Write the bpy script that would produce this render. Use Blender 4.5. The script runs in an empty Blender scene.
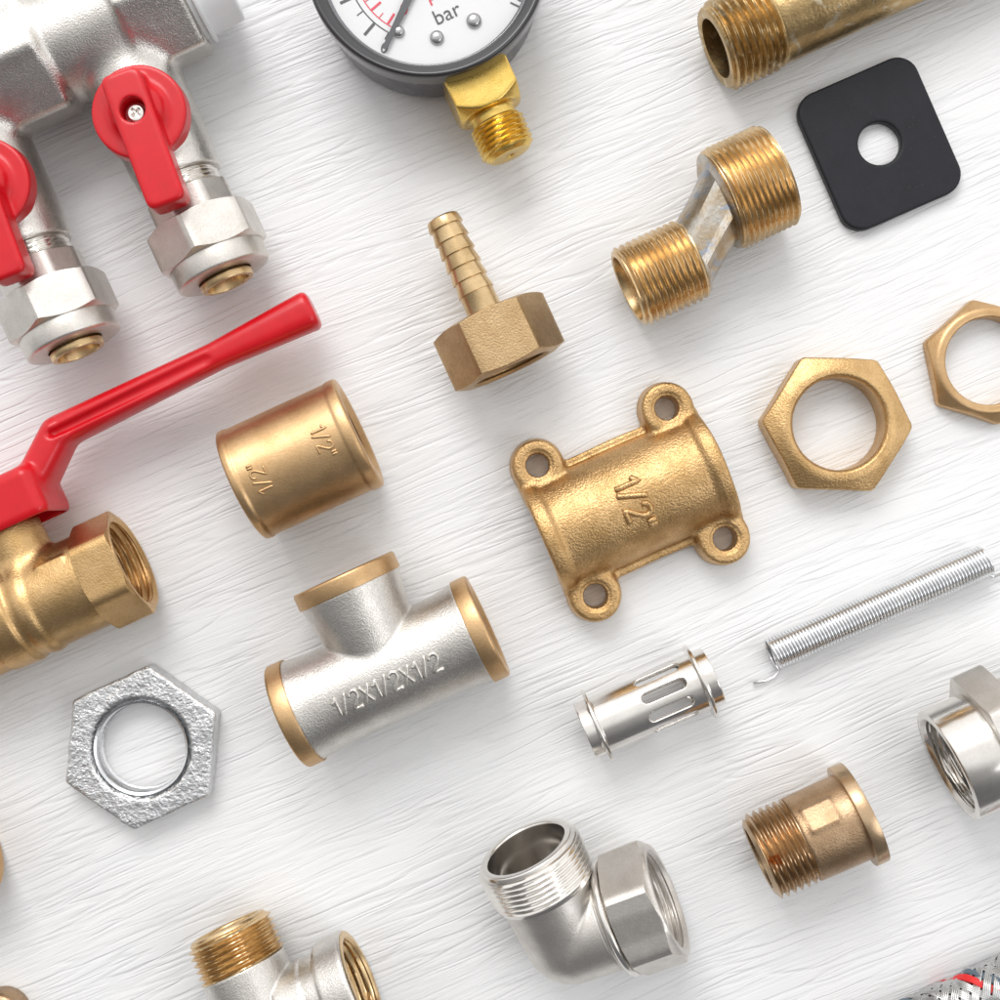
import bpy, math, random
import numpy as np
from mathutils import Matrix, Vector, Quaternion
PI = math.pi
S = bpy.context.scene
S.unit_settings.scale_length = 0.01           # one unit is one centimetre
COL = S.collection
random.seed(4); np.random.seed(4)

# ------------------------------------------------------------------ camera, world, lamps, exposure
D = 32.5                                      # height of the lens above the board, cm
PX = 40.0                                     # photo pixels per cm at board level
cam_d = bpy.data.cameras.new('camera'); cam = bpy.data.objects.new('camera', cam_d); COL.objects.link(cam)
cam.location = (0, 0, D)
cam_d.sensor_width = 36; cam_d.lens = 36 * D / 25.0
cam_d.clip_start = 1; cam_d.clip_end = 500
cam_d.dof.use_dof = True; cam_d.dof.focus_distance = D - 1.7; cam_d.dof.aperture_fstop = 0.28
S.camera = cam

world = bpy.data.worlds.new('World'); S.world = world; world.use_nodes = True
nt = world.node_tree; N = nt.nodes; L = nt.links
bg = N['Background']
tc = N.new('ShaderNodeTexCoord'); sx = N.new('ShaderNodeSeparateXYZ')
L.new(tc.outputs['Generated'], sx.inputs[0])
m1 = N.new('ShaderNodeMath'); m1.operation = 'MULTIPLY_ADD'; m1.inputs[1].default_value = 0.5; m1.inputs[2].default_value = 0.5
L.new(sx.outputs['Y'], m1.inputs[0])
cr = N.new('ShaderNodeValToRGB'); e = cr.color_ramp.elements
e[0].position = 0.12; e[0].color = (0.13, 0.13, 0.135, 1)
e[1].position = 0.9; e[1].color = (1.0, 0.99, 0.98, 1)
k = cr.color_ramp.elements.new(0.5); k.color = (0.80, 0.80, 0.795, 1)
k = cr.color_ramp.elements.new(0.36); k.color = (0.30, 0.298, 0.295, 1)
L.new(m1.outputs[0], cr.inputs[0]); L.new(cr.outputs[0], bg.inputs['Color'])
bg.inputs['Strength'].default_value = 1.22

def area(name, loc, target, sx_, sy_, power, col):
    d = bpy.data.lights.new(name, 'AREA'); d.shape = 'RECTANGLE'; d.size = sx_; d.size_y = sy_
    d.energy = power; d.color = col
    o = bpy.data.objects.new(name, d); COL.objects.link(o); o.location = loc
    o.rotation_euler = (Vector(target) - Vector(loc)).to_track_quat('-Z', 'Y').to_euler()
    return o
area('window_light', (-20, 72, 74), (0, -6, 0), 56, 46, 50000, (1.0, 0.992, 0.985))
area('fill_light', (50, -22, 60), (0, 0, 0), 34, 38, 9000, (0.97, 0.98, 1.0))

S.render.engine = 'CYCLES'
S.view_settings.view_transform = 'Standard'; S.view_settings.look = 'None'
S.view_settings.exposure = 0.12; S.view_settings.gamma = 1.0

# ------------------------------------------------------------------ photo measures to centimetres
ANG = math.radians(24.7)
def W(px, py, z=0.0):
    k = (1 - z / D) / PX
    return Vector(((px - 500) * k, (500 - py) * k, 0))
class Frame:                                  # turns measured photo points into local points of a thing
    def __init__(s, px, py, z, ang=ANG):
        s.o = W(px, py, z); s.c = math.cos(ang); s.s = math.sin(ang); s.ang = ang
    def __call__(s, px, py, z):
        d = W(px, py, z) - s.o
        return (d.x * s.c + d.y * s.s, -d.x * s.s + d.y * s.c)

# ------------------------------------------------------------------ materials
def mat(name): 
    m = bpy.data.materials.new(name); m.use_nodes = True
    return m, m.node_tree.nodes, m.node_tree.links, m.node_tree.nodes['Principled BSDF']
def noise(N, L, co, scale, detail=3, rough=0.5, dist=0.0):
    n = N.new('ShaderNodeTexNoise'); n.inputs['Scale'].default_value = scale
    n.inputs['Detail'].default_value = detail; n.inputs['Roughness'].default_value = rough
    n.inputs['Distortion'].default_value = dist
    L.new(co, n.inputs['Vector']); return n.outputs['Fac']
def ramp(N, L, src, stops):
    r = N.new('ShaderNodeValToRGB'); el = r.color_ramp.elements
    while len(el) < len(stops): el.new(0.5)
    for x, (p, c) in zip(el, stops):
        x.position = p; x.color = c if len(c) == 4 else (*c, 1)
    L.new(src, r.inputs[0]); return r.outputs[0]
def mixc(N, L, fac, a, b, mode='MIX'):
    m = N.new('ShaderNodeMix'); m.data_type = 'RGBA'; m.blend_type = mode
    if isinstance(fac, float): m.inputs[0].default_value = fac
    else: L.new(fac, m.inputs[0])
    for s_, v in ((6, a), (7, b)):
        if isinstance(v, tuple): m.inputs[s_].default_value = (*v[:3], 1)
        else: L.new(v, m.inputs[s_])
    return m.outputs[2]
def metal(name, col, dark, rough, grain=40, bump=0.25, dist=0.01, var=1.6, rvar=0.12, edge=0, stain=None, spots=None, metallic=1.0, coarse=0):
    m, N, L, b = mat(name)
    t = N.new('ShaderNodeTexCoord'); co = t.outputs['Object']
    v = noise(N, L, co, var, 5, 0.62)
    c = mixc(N, L, ramp(N, L, v, [(0.38, (0, 0, 0)), (0.66, (1, 1, 1))]), tuple(col), tuple(dark))
    g = noise(N, L, co, grain, 2, 0.6)
    c = mixc(N, L, min(0.6, 0.08 + bump * 0.42), c, ramp(N, L, g, [(0.32, (0.58, 0.55, 0.52)), (0.62, (1, 1, 1))]), 'MULTIPLY')
    if stain:
        sn = noise(N, L, co, stain[1], 4, 0.6, 0.5)
        c = mixc(N, L, ramp(N, L, sn, [(stain[2], (0, 0, 0)), (stain[2] + 0.07, (1, 1, 1))]), c, stain[0])
    if spots:                                 # (colour, local position, size) : one local stain
        for scol, pos, size in spots:
            mp = N.new('ShaderNodeVectorMath'); mp.operation = 'DISTANCE'; mp.inputs[1].default_value = pos
            dn = N.new('ShaderNodeTexNoise'); dn.inputs['Scale'].default_value = 9; dn.inputs['Detail'].default_value = 5
            L.new(co, dn.inputs['Vector'])
            L.new(co, mp.inputs[0])
            ad = N.new('ShaderNodeMath'); ad.operation = 'MULTIPLY_ADD'; ad.inputs[1].default_value = size * 2.4; 
            L.new(dn.outputs['Fac'], ad.inputs[0]); L.new(mp.outputs['Value'], ad.inputs[2])
            f = N.new('ShaderNodeMapRange'); f.inputs[1].default_value = size * 1.75; f.inputs[2].default_value = size * 1.45
            L.new(ad.outputs[0], f.inputs[0])
            c = mixc(N, L, f.outputs[0], c, scol)
    L.new(c, b.inputs['Base Color']); b.inputs['Metallic'].default_value = metallic
    r = N.new('ShaderNodeMapRange'); r.inputs[3].default_value = max(0.03, rough - rvar); r.inputs[4].default_value = rough + rvar
    L.new(noise(N, L, co, 3.1, 6, 0.7), r.inputs[0]); L.new(r.outputs[0], b.inputs['Roughness'])
    bp = N.new('ShaderNodeBump'); bp.inputs['Strength'].default_value = bump; bp.inputs['Distance'].default_value = dist
    if coarse:
        g2 = noise(N, L, co, coarse, 4, 0.65)
        ml = N.new('ShaderNodeMath'); ml.operation = 'MULTIPLY_ADD'; ml.inputs[1].default_value = 1.8
        L.new(g2, ml.inputs[0]); L.new(g, ml.inputs[2]); L.new(ml.outputs[0], bp.inputs['Height'])
    else:
        L.new(g, bp.inputs['Height'])
    if edge:
        bv = N.new('ShaderNodeBevel'); bv.samples = 4; bv.inputs['Radius'].default_value = edge
        L.new(bv.outputs[0], bp.inputs['Normal'])
    L.new(bp.outputs[0], b.inputs['Normal'])
    return m
def plain(name, col, rough, coat=0.0, bump=0.0, scale=20, edge=0.0, spec=0.5, var=0.0):
    m, N, L, b = mat(name)
    t = N.new('ShaderNodeTexCoord'); co = t.outputs['Object']
    if var:
        c = mixc(N, L, ramp(N, L, noise(N, L, co, 2.2, 5, 0.65), [(0.35, (0, 0, 0)), (0.7, (1, 1, 1))]), tuple(col), tuple(x * (1 - var) for x in col))
        L.new(c, b.inputs['Base Color'])
    else: b.inputs['Base Color'].default_value = (*col, 1)
    b.inputs['Roughness'].default_value = rough; b.inputs['Specular IOR Level'].default_value = spec
    b.inputs['Coat Weight'].default_value = coat; b.inputs['Coat Roughness'].default_value = 0.12
    if bump or edge:
        bp = N.new('ShaderNodeBump'); bp.inputs['Strength'].default_value = bump; bp.inputs['Distance'].default_value = 0.01
        L.new(noise(N, L, co, scale, 3), bp.inputs['Height'])
        if edge:
            bv = N.new('ShaderNodeBevel'); bv.samples = 4; bv.inputs['Radius'].default_value = edge
            L.new(bv.outputs[0], bp.inputs['Normal'])
        L.new(bp.outputs[0], b.inputs['Normal'])
    return m

BR = (0.68, 0.45, 0.22); BRD = (0.54, 0.34, 0.145)
M = {}
M['brass_cast'] = metal('brass cast', BR, BRD, 0.36, 22, 0.6, 0.014, edge=0.02)
M['brass_smooth'] = metal('brass satin', (0.66, 0.44, 0.235), (0.56, 0.36, 0.18), 0.40, 22, 0.35, 0.01)
M['brass_gold'] = metal('brass yellow', (0.68, 0.445, 0.215), (0.52, 0.325, 0.14), 0.38, 20, 0.9, 0.022)
M['brass_bright'] = metal('brass turned', (0.76, 0.56, 0.32), (0.56, 0.39, 0.20), 0.28, 18, 0.2, 0.008)
M['brass_yellow'] = metal('brass lemon', (0.80, 0.57, 0.17), (0.68, 0.45, 0.11), 0.28, 24, 0.4, 0.008)
M['brass_aged'] = metal('brass aged', (0.58, 0.41, 0.20), (0.36, 0.25, 0.12), 0.36, 14, 0.45, 0.02, stain=((0.62, 0.52, 0.36), 2.2, 0.56))
M['brass_hex'] = metal('brass tumbled', (0.58, 0.41, 0.225), (0.48, 0.32, 0.165), 0.40, 22, 0.75, 0.014, edge=0.025)
M['bronze'] = metal('bronze', (0.50, 0.345, 0.215), (0.38, 0.25, 0.145), 0.38, 22, 0.6, 0.014)
M['bronze_thread'] = metal('bronze thread', (0.58, 0.42, 0.265), (0.44, 0.31, 0.19), 0.30, 20, 0.2, 0.008, spots=[((0.42, 0.15, 0.04), (-1.15, 0.15, 2.2), 0.30)])
M['neck'] = metal('worn plating', (0.55, 0.52, 0.47), (0.45, 0.33, 0.19), 0.33, 14, 0.4, 0.02, var=1.9, stain=((0.36, 0.38, 0.42), 2.4, 0.56))
M['nickel'] = metal('nickel blasted', (0.74, 0.715, 0.675), (0.64, 0.615, 0.58), 0.32, 25, 0.75, 0.013)
M['nickel_smooth'] = metal('nickel satin', (0.74, 0.71, 0.67), (0.64, 0.605, 0.56), 0.40, 24, 0.35, 0.011, edge=0.02)
M['chrome'] = metal('nickel bright', (0.80, 0.775, 0.74), (0.70, 0.67, 0.63), 0.18, 30, 0.1, 0.006, rvar=0.05)
M['zinc'] = metal('zinc galvanised', (0.80, 0.81, 0.82), (0.68, 0.69, 0.70), 0.22, 13, 0.6, 0.045, rvar=0.08, coarse=8)
M['zinc_side'] = metal('zinc smooth', (0.78, 0.79, 0.80), (0.66, 0.67, 0.69), 0.26, 20, 0.3, 0.02)
M['steel'] = metal('steel wire', (0.84, 0.85, 0.86), (0.76, 0.77, 0.78), 0.2, 30, 0.05, 0.004, edge=0)
M['braid'] = metal('braid wire', (0.62, 0.62, 0.61), (0.48, 0.48, 0.48), 0.25, 30, 0.05, 0.004)
M['red'] = plain('red enamel', (0.62, 0.004, 0.012), 0.33, 0.18, 0.25, 4, 0, var=0.12, spec=0.4)
M['rubber'] = plain('black rubber', (0.016, 0.017, 0.022), 0.48, 0, 0.4, 30, 0, var=0.25, spec=0.3)
def dusty():
    m = M['rubber']; N = m.node_tree.nodes; L = m.node_tree.links; b = N['Principled BSDF']
    t = N.new('ShaderNodeTexCoord'); v = N.new('ShaderNodeTexVoronoi'); v.inputs['Scale'].default_value = 9; L.new(t.outputs['Object'], v.inputs['Vector'])
    r = N.new('ShaderNodeMapRange'); r.inputs[1].default_value = 0.13; r.inputs[2].default_value = 0.05; L.new(v.outputs['Distance'], r.inputs[0])
    mk = noise(N, L, t.outputs['Object'], 2.0, 2); q = N.new('ShaderNodeMapRange'); q.inputs[1].default_value = 0.52; q.inputs[2].default_value = 0.62; q.inputs[4].default_value = .25; L.new(mk, q.inputs[0])
    ml = N.new('ShaderNodeMath'); ml.operation = 'MULTIPLY'; L.new(r.outputs[0], ml.inputs[0]); L.new(q.outputs[0], ml.inputs[1])
    src = b.inputs['Base Color'].links[0].from_socket
    L.new(mixc(N, L, ml.outputs[0], src, (0.16, 0.16, 0.17)), b.inputs['Base Color'])
dusty()
M['white_plastic'] = plain('white plastic', (0.78, 0.79, 0.80), 0.35, 0, 0.05, 10, 0.02)
M['case'] = metal('dark case', (0.16, 0.16, 0.17), (0.12, 0.12, 0.13), 0.3, 25, 0.1, 0.01)
M['bezel'] = plain('black bezel', (0.022, 0.022, 0.025), 0.3, 0.6, 0.04, 20, 0.02)
M['dial'] = plain('dial white', (0.74, 0.74, 0.745), 0.45)
M['ink'] = plain('dial grey print', (0.07, 0.075, 0.08), 0.5)
M['red_ink'] = plain('dial red print', (0.72, 0.05, 0.09), 0.5)
M['pin'] = metal('pin steel', (0.5, 0.5, 0.5), (0.4, 0.4, 0.4), 0.25, 20, 0.05, 0.004, edge=0)
M['blue'] = plain('blue strand', (0.10, 0.14, 0.18), 0.35)
M['red_strand'] = plain('red strand', (0.72, 0.02, 0.02), 0.35)
M['core'] = plain('hose rubber', (0.03, 0.03, 0.03), 0.6)
def glass():
    m, N, L, b = mat('cover glass')
    tr = N.new('ShaderNodeBsdfTransparent'); gl = N.new('ShaderNodeBsdfGlossy'); gl.inputs['Roughness'].default_value = 0.03
    fr = N.new('ShaderNodeFresnel'); fr.inputs[0].default_value = 1.45
    mx = N.new('ShaderNodeMixShader'); L.new(fr.outputs[0], mx.inputs[0]); L.new(tr.outputs[0], mx.inputs[1]); L.new(gl.outputs[0], mx.inputs[2])
    L.new(mx.outputs[0], N['Material Output'].inputs['Surface']); return m
M['glass'] = glass()

def board_mat():
    m, N, L, b = mat('white painted wood')
    t = N.new('ShaderNodeTexCoord')
    # slow bend of the grain
    wn = N.new('ShaderNodeTexNoise'); wn.inputs['Scale'].default_value = 0.09; wn.inputs['Detail'].default_value = 2
    L.new(t.outputs['Object'], wn.inputs['Vector'])
    sub = N.new('ShaderNodeVectorMath'); sub.operation = 'MULTIPLY_ADD'
    sub.inputs[1].default_value = (0.8, 0.8, 0); sub.inputs[2].default_value = (-0.4, -0.4, 0)
    L.new(wn.outputs['Color'], sub.inputs[0])
    ad = N.new('ShaderNodeVectorMath'); ad.operation = 'ADD'; L.new(t.outputs['Object'], ad.inputs[0]); L.new(sub.outputs[0], ad.inputs[1])
    wn2 = N.new('ShaderNodeTexNoise'); wn2.inputs['Scale'].default_value = 1.1; wn2.inputs['Detail'].default_value = 2
    L.new(t.outputs['Object'], wn2.inputs['Vector'])
    sub2 = N.new('ShaderNodeVectorMath'); sub2.operation = 'MULTIPLY_ADD'
    sub2.inputs[1].default_value = (0.05, 0.05, 0); sub2.inputs[2].default_value = (-0.025, -0.025, 0)
    L.new(wn2.outputs['Color'], sub2.inputs[0])
    ad2 = N.new('ShaderNodeVectorMath'); ad2.operation = 'ADD'; L.new(ad.outputs[0], ad2.inputs[0]); L.new(sub2.outputs[0], ad2.inputs[1])
    def stretched(sx_, sy_, off):
        mp = N.new('ShaderNodeMapping'); mp.vector_type = 'TEXTURE'
        mp.inputs['Rotation'].default_value = (0, 0, math.radians(23.0))
        mp.inputs['Scale'].default_value = (1 / sx_, 1 / sy_, 1); mp.inputs['Location'].default_value = (off, off * 0.7, 0)
        L.new(ad2.outputs[0], mp.inputs[0]); return mp.outputs[0]
    def mth(op, a, b_=None, c=None):
        n = N.new('ShaderNodeMath'); n.operation = op
        for i, v in enumerate((a, b_, c)):
            if v is None: continue
            if isinstance(v, (int, float)): n.inputs[i].default_value = v
            else: L.new(v, n.inputs[i])
        return n.outputs[0]
    def grooves(sx_, sy_, off, width, detail):
        n = noise(N, L, stretched(sx_, sy_, off), 1.0, detail, 0.5)
        a = mth('ABSOLUTE', mth('SUBTRACT', n, 0.5))
        r = N.new('ShaderNodeMapRange'); r.interpolation_type = 'SMOOTHSTEP'
        r.inputs[1].default_value = 0.0; r.inputs[2].default_value = width
        L.new(a, r.inputs[0]); return mth('SUBTRACT', 1.0, r.outputs[0])   # 1 in the groove
    g1 = grooves(0.24, 2.4, 3.0, 0.055, 1.5)
    g2 = grooves(0.30, 4.2, 11.0, 0.085, 1.5)
    g3 = grooves(0.45, 8.5, 23.0, 0.12, 2)
    mk = noise(N, L, stretched(0.22, 0.9, 40), 1.0, 2, 0.5)
    mq = noise(N, L, stretched(0.30, 0.7, 77), 1.0, 2, 0.5)
    mqr = N.new('ShaderNodeMapRange'); mqr.inputs[1].default_value = 0.36; mqr.inputs[2].default_value = 0.60; L.new(mq, mqr.inputs[0])
    g1 = mth('MULTIPLY', g1, mqr.outputs[0]); g3 = mth('MULTIPLY', g3, mth('SUBTRACT', 1.15, mqr.outputs[0]))
    mkr = N.new('ShaderNodeMapRange'); mkr.inputs[1].default_value = 0.35; mkr.inputs[2].default_value = 0.62; L.new(mk, mkr.inputs[0])
    soft = noise(N, L, stretched(0.22, 4.0, 61), 1.0, 3, 0.55)
    fine = noise(N, L, t.outputs['Object'], 26, 3, 0.6)
    h = mth('MULTIPLY', g1, -0.85)
    h = mth('MULTIPLY_ADD', mth('MULTIPLY', g2, mkr.outputs[0]), -0.9, h)
    h = mth('MULTIPLY_ADD', g3, -0.35, h)
    h = mth('MULTIPLY_ADD', soft, 0.9, h)
    h = mth('MULTIPLY_ADD', fine, 0.10, h)
    bp = N.new('ShaderNodeBump'); bp.inputs['Strength'].default_value = 0.52; bp.inputs['Distance'].default_value = 0.030
    L.new(h, bp.inputs['Height']); L.new(bp.outputs[0], b.inputs['Normal'])
    c = ramp(N, L, noise(N, L, stretched(0.15, 0.8, 5), 1.0, 4, 0.6), [(0.3, (0.80, 0.805, 0.81)), (0.7, (0.83, 0.83, 0.83))])
    # shade of the brush grooves, painted grey into the colour to strengthen the bump
    c = mixc(N, L, mth('MULTIPLY', mth('MAXIMUM', g1, mth('MULTIPLY', g2, mkr.outputs[0])), 0.12), c, (0.55, 0.55, 0.55))
    L.new(c, b.inputs['Base Color']); b.inputs['Roughness'].default_value = 0.42
    b.inputs['Specular IOR Level'].default_value = 0.4
    return m
M['board'] = board_mat()

# ------------------------------------------------------------------ mesh helpers
class MB:
    def __init__(s): s.v = []; s.f = []; s.n = 0
    def add(s, v, f):
        v = np.asarray(v, dtype=float).reshape(-1, 3)
        s.v.append(v); s.f += [tuple(int(i) + s.n for i in q) for q in f]; s.n += len(v); return s
    def build(s, name, m, parent=None, sharp=35, label=None):
        me = bpy.data.meshes.new(name); me.from_pydata(np.concatenate(s.v).tolist(), [], s.f)
        me.validate(); me.polygons.foreach_set('use_smooth', [True] * len(me.polygons))
        if sharp: me.set_sharp_from_angle(angle=math.radians(sharp))
        me.materials.append(M[m]); me.update()
        o = bpy.data.objects.new(name, me); COL.objects.link(o)
        if parent: o.parent = parent
        if label: o['label'] = label
        return o
def basis(axis, up=(0, 0, 1)):
    a = np.array(axis, float); a /= np.linalg.norm(a)
    u = np.array(up, float); u = u - a * (u @ a); u /= np.linalg.norm(u)
    return a, u, np.cross(a, u)
def lathe(rows, o=(0, 0, 0), axis=(1, 0, 0), up=(0, 0, 1), n=96, closed=False, caps=False, mb=None):
    """rows: list of (x, r); each may be an array over the n angles."""
    mb = mb or MB(); a, u, w = basis(axis, up); th = np.arange(n) * 2 * PI / n
    V = []
    for x, r in rows:
        x = np.broadcast_to(np.asarray(x, float), (n,)); r = np.broadcast_to(np.asarray(r, float), (n,))
        V.append(np.array(o) + x[:, None] * a + (r * np.cos(th))[:, None] * u + (r * np.sin(th))[:, None] * w)
    F = []; R = len(rows); rng = range(R if closed else R - 1)
    for i in rng:
        j = (i + 1) % R
        for k in range(n):
            l = (k + 1) % n; F.append((i * n + k, i * n + l, j * n + l, j * n + k))
    if caps: F.append(tuple(range(n))[::-1]); F.append(tuple((R - 1) * n + k for k in range(n)))
    return mb.add(np.concatenate(V), F)
def cham(pts, c=0.03, closed=True):
    """rounds the corners of an (x, r) profile"""
    out = []; n = len(pts)
    for i, p in enumerate(pts):
        if not closed and i in (0, n - 1): out.append(p); continue
        p = np.array(p, float); a = np.array(pts[i - 1], float) - p; b = np.array(pts[(i + 1) % n], float) - p
        la, lb = np.linalg.norm(a), np.linalg.norm(b)
        if la < 1e-6 or lb < 1e-6: out.append(tuple(p)); continue
        d = min(c, la * 0.4, lb * 0.4)
        q0 = p + a / la * d; q1 = p + b / lb * d
        out += [tuple(q0), tuple((q0 + q1) * 0.25 + p * 0.5), tuple(q1)]
    return out
def thread(x0, x1, r, depth, pitch=0.18, n=96, run=0.5, sub=8):
    """rows of a helical thread; depth > 0 cuts inward (male), < 0 cuts outward (female)"""
    th = np.arange(n) / n; rows = []; cnt = max(4, int(abs(x1 - x0) / pitch * sub))
    for i in range(cnt + 1):
        x = x0 + (x1 - x0) * i / cnt
        ph = (x / pitch - th) % 1.0
        tri = np.abs(ph * 2 - 1); tri = np.clip((tri - 0.08) / 0.80, 0, 1)
        e = min(1, abs(x - x0) / (pitch * run), abs(x1 - x) / (pitch * run))
        rows.append((x, r - depth * (tri * e + (1 - e) * 0.75)))
    return rows
def hexr(ap, n=96, rot=0.0, sides=6):
    th = np.arange(n) * 2 * PI / n + math.radians(rot); st = 2 * PI / sides
    m = (th + st / 2) % st - st / 2
    return ap / np.cos(m)
def hexrows(x0, x1, ap, r0=None, t=0.5, rot=0, r1=None, sides=6, n=96, tight=True):
    h = hexr(ap, n, rot, sides); r0 = r0 or ap * 1.0; r1 = r1 or r0
    h = np.minimum(h, h.max() * 0.985)
    return [(x0, np.minimum(r0, h)), (x0 + np.maximum(0, h - r0) * t, h), (x1 - np.maximum(0, h - r1) * t, h), (x1, np.minimum(r1, h))]

# signed-distance modelling for cast bodies
def smin(a, b, k):
    h = np.clip(0.5 + 0.5 * (b - a) / k, 0, 1); return b + (a - b) * h - k * h * (1 - h)
def smax(a, b, k): return -smin(-a, -b, k)
def s_cyl(P, a, b, r0, r1=None, k=0.05):
    r1 = r0 if r1 is None else r1
    a = np.array(a, float); b = np.array(b, float); ax = b - a; Ln = np.linalg.norm(ax); ax /= Ln
    q = [P[i] - a[i] for i in range(3)]; t = q[0] * ax[0] + q[1] * ax[1] + q[2] * ax[2]
    d = np.sqrt(np.maximum(q[0]**2 + q[1]**2 + q[2]**2 - t * t, 0)) - (r0 + (r1 - r0) * np.clip(t / Ln, 0, 1))
    return smax(d, np.abs(t - Ln / 2) - Ln / 2, k)
def s_hex(P, a, b, ap, rot=0, up=(0, 0, 1), k=0.05, sides=6, k2=0.05):
    av = np.array(a, float); ax = np.array(b, float) - av; Ln = np.linalg.norm(ax); A, U, Wv = basis(ax, up)
    q = [P[i] - av[i] for i in range(3)]; t = sum(q[i] * A[i] for i in range(3))
    y = sum(q[i] * U[i] for i in range(3)); z = sum(q[i] * Wv[i] for i in range(3)); d = None
    for j in range(sides):
        an = math.radians(rot) + 2 * PI * j / sides
        e = y * math.cos(an) + z * math.sin(an) - ap; d = e if d is None else smax(d, e, k)
    return smax(d, np.abs(t - Ln / 2) - Ln / 2, k2)
def s_sph(P, c, r): return np.sqrt((P[0]-c[0])**2 + (P[1]-c[1])**2 + (P[2]-c[2])**2) - r
def s_box(P, c, hs, r=0.05, ang=0.0):
    x = P[0] - c[0]; y = P[1] - c[1]; ca, sa = math.cos(ang), math.sin(ang)
    x, y = x * ca + y * sa, -x * sa + y * ca
    qx = np.abs(x) - hs[0] + r; qy = np.abs(y) - hs[1] + r; qz = np.abs(P[2] - c[2]) - hs[2] + r
    return np.sqrt(np.maximum(qx, 0)**2 + np.maximum(qy, 0)**2 + np.maximum(qz, 0)**2) + np.minimum(np.maximum(qx, np.maximum(qy, qz)), 0) - r
def nets(f, lo, hi, h, mb=None):
    mb = mb or MB()
    ax = [np.arange(lo[i] - 0.37 * h, hi[i] + h, h, dtype=np.float32) for i in range(3)]
    G = np.meshgrid(*ax, indexing='ij'); V = f(G).astype(np.float32); I = V < 0
    nx, ny, nz = (s_ - 1 for s_ in V.shape)
    c = np.zeros((nx, ny, nz), np.int8)
    for i in (0, 1):
        for j in (0, 1):
            for k in (0, 1): c += I[i:nx + i, j:ny + j, k:nz + k]
    act = (c > 0) & (c < 8); idx = np.full(act.shape, -1, np.int64); n = int(act.sum()); idx[act] = np.arange(n)
    ci = np.argwhere(act); acc = np.zeros((n, 3)); cnt = np.zeros(n)
    for d in range(3):
        for p in (0, 1):
            for q in (0, 1):
                o0 = [0, 0, 0]; oth = [x for x in range(3) if x != d]; o0[oth[0]] = p; o0[oth[1]] = q; o1 = list(o0); o1[d] = 1
                A = ci + o0; B = ci + o1; va = V[A[:, 0], A[:, 1], A[:, 2]]; vb = V[B[:, 0], B[:, 1], B[:, 2]]
                m = (va < 0) != (vb < 0); t = np.where(m, va / np.where(m, va - vb, 1), 0)
                pt = A.astype(float); pt[:, d] += t; acc[m] += pt[m]; cnt[m] += 1
    P = acc / cnt[:, None] * h + np.array([a_[0] for a_ in ax]); base = P.copy()
    for _ in range(3):
        e = h * 0.2; v = f([P[:, 0], P[:, 1], P[:, 2]])
        g = np.stack([(f([P[:, 0] + (e if d == 0 else 0), P[:, 1] + (e if d == 1 else 0), P[:, 2] + (e if d == 2 else 0)]) - v) / e for d in range(3)], 1)
        gg = np.maximum((g**2).sum(1), 0.05); P = P - g * (v / gg)[:, None]
        P = base + np.clip(P - base, -h, h)
    F = []
    for d in range(3):
        a_, b_ = [(1, 2), (2, 0), (0, 1)][d]
        sl0 = [slice(1, -1)] * 3; sl0[d] = slice(0, -1); sl1 = [slice(1, -1)] * 3; sl1[d] = slice(1, None)
        i0 = I[tuple(sl0)]; i1 = I[tuple(sl1)]; ch = np.argwhere(i0 != i1); s0 = i0[i0 != i1]
        off = np.ones(3, int); off[d] = 0; ch = ch + off
        def cell(da, db):
            q = ch.copy(); q[:, a_] += da; q[:, b_] += db; return idx[q[:, 0], q[:, 1], q[:, 2]]
        Q = np.stack([cell(-1, -1), cell(0, -1), cell(0, 0), cell(-1, 0)], 1)
        Q = np.where(s0[:, None], Q, Q[:, ::-1]); F.append(Q)
    return mb.add(P, np.concatenate(F).tolist())
def tube(pts, r, n=8, mb=None, caps=True):
    mb = mb or MB(); P = np.array(pts, float); T = np.gradient(P, axis=0); T /= np.linalg.norm(T, axis=1)[:, None]
    r = np.broadcast_to(np.asarray(r, float), (len(P),)); nrm = np.cross(T[0], (0.13, 0.31, 0.94)); nrm /= np.linalg.norm(nrm)
    V = []
    for i in range(len(P)):
        nrm = nrm - T[i] * (nrm @ T[i]); nrm /= np.linalg.norm(nrm); b = np.cross(T[i], nrm)
        for k in range(n):
            a = 2 * PI * k / n; V.append(P[i] + r[i] * (math.cos(a) * nrm + math.sin(a) * b))
    F = [(i * n + k, i * n + (k + 1) % n, (i + 1) * n + (k + 1) % n, (i + 1) * n + k) for i in range(len(P) - 1) for k in range(n)]
    if caps: F += [tuple(range(n))[::-1], tuple((len(P) - 1) * n + k for k in range(n))]
    return mb.add(V, F)
def text_mesh(txt, size, ext, bev, fn, mb=None, squeeze=1.0, offset=0.0, space=1.0):
    """glyphs centred on 0; fn maps (x, y, z) arrays to local points"""
    mb = mb or MB(); c = bpy.data.curves.new('lettering', 'FONT'); c.body = txt; c.size = size; c.extrude = ext
    c.bevel_depth = bev; c.bevel_resolution = 2; c.align_x = 'CENTER'; c.align_y = 'CENTER'; c.resolution_u = 5
    c.offset = offset; c.space_character = space
    o = bpy.data.objects.new('lettering', c); COL.objects.link(o)
    dg = bpy.context.evaluated_depsgraph_get(); me = bpy.data.meshes.new_from_object(o.evaluated_get(dg))
    v = np.array([tuple(p.co) for p in me.vertices]); f = [tuple(p.vertices) for p in me.polygons]
    bpy.data.objects.remove(o); bpy.data.curves.remove(c); bpy.data.meshes.remove(me)
    x = v[:, 0] * squeeze; x -= (x.max() + x.min()) / 2; y = v[:, 1] - (v[:, 1].max() + v[:, 1].min()) / 2
    return mb.add(np.stack(fn(x, y, v[:, 2]), 1), f)
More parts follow.
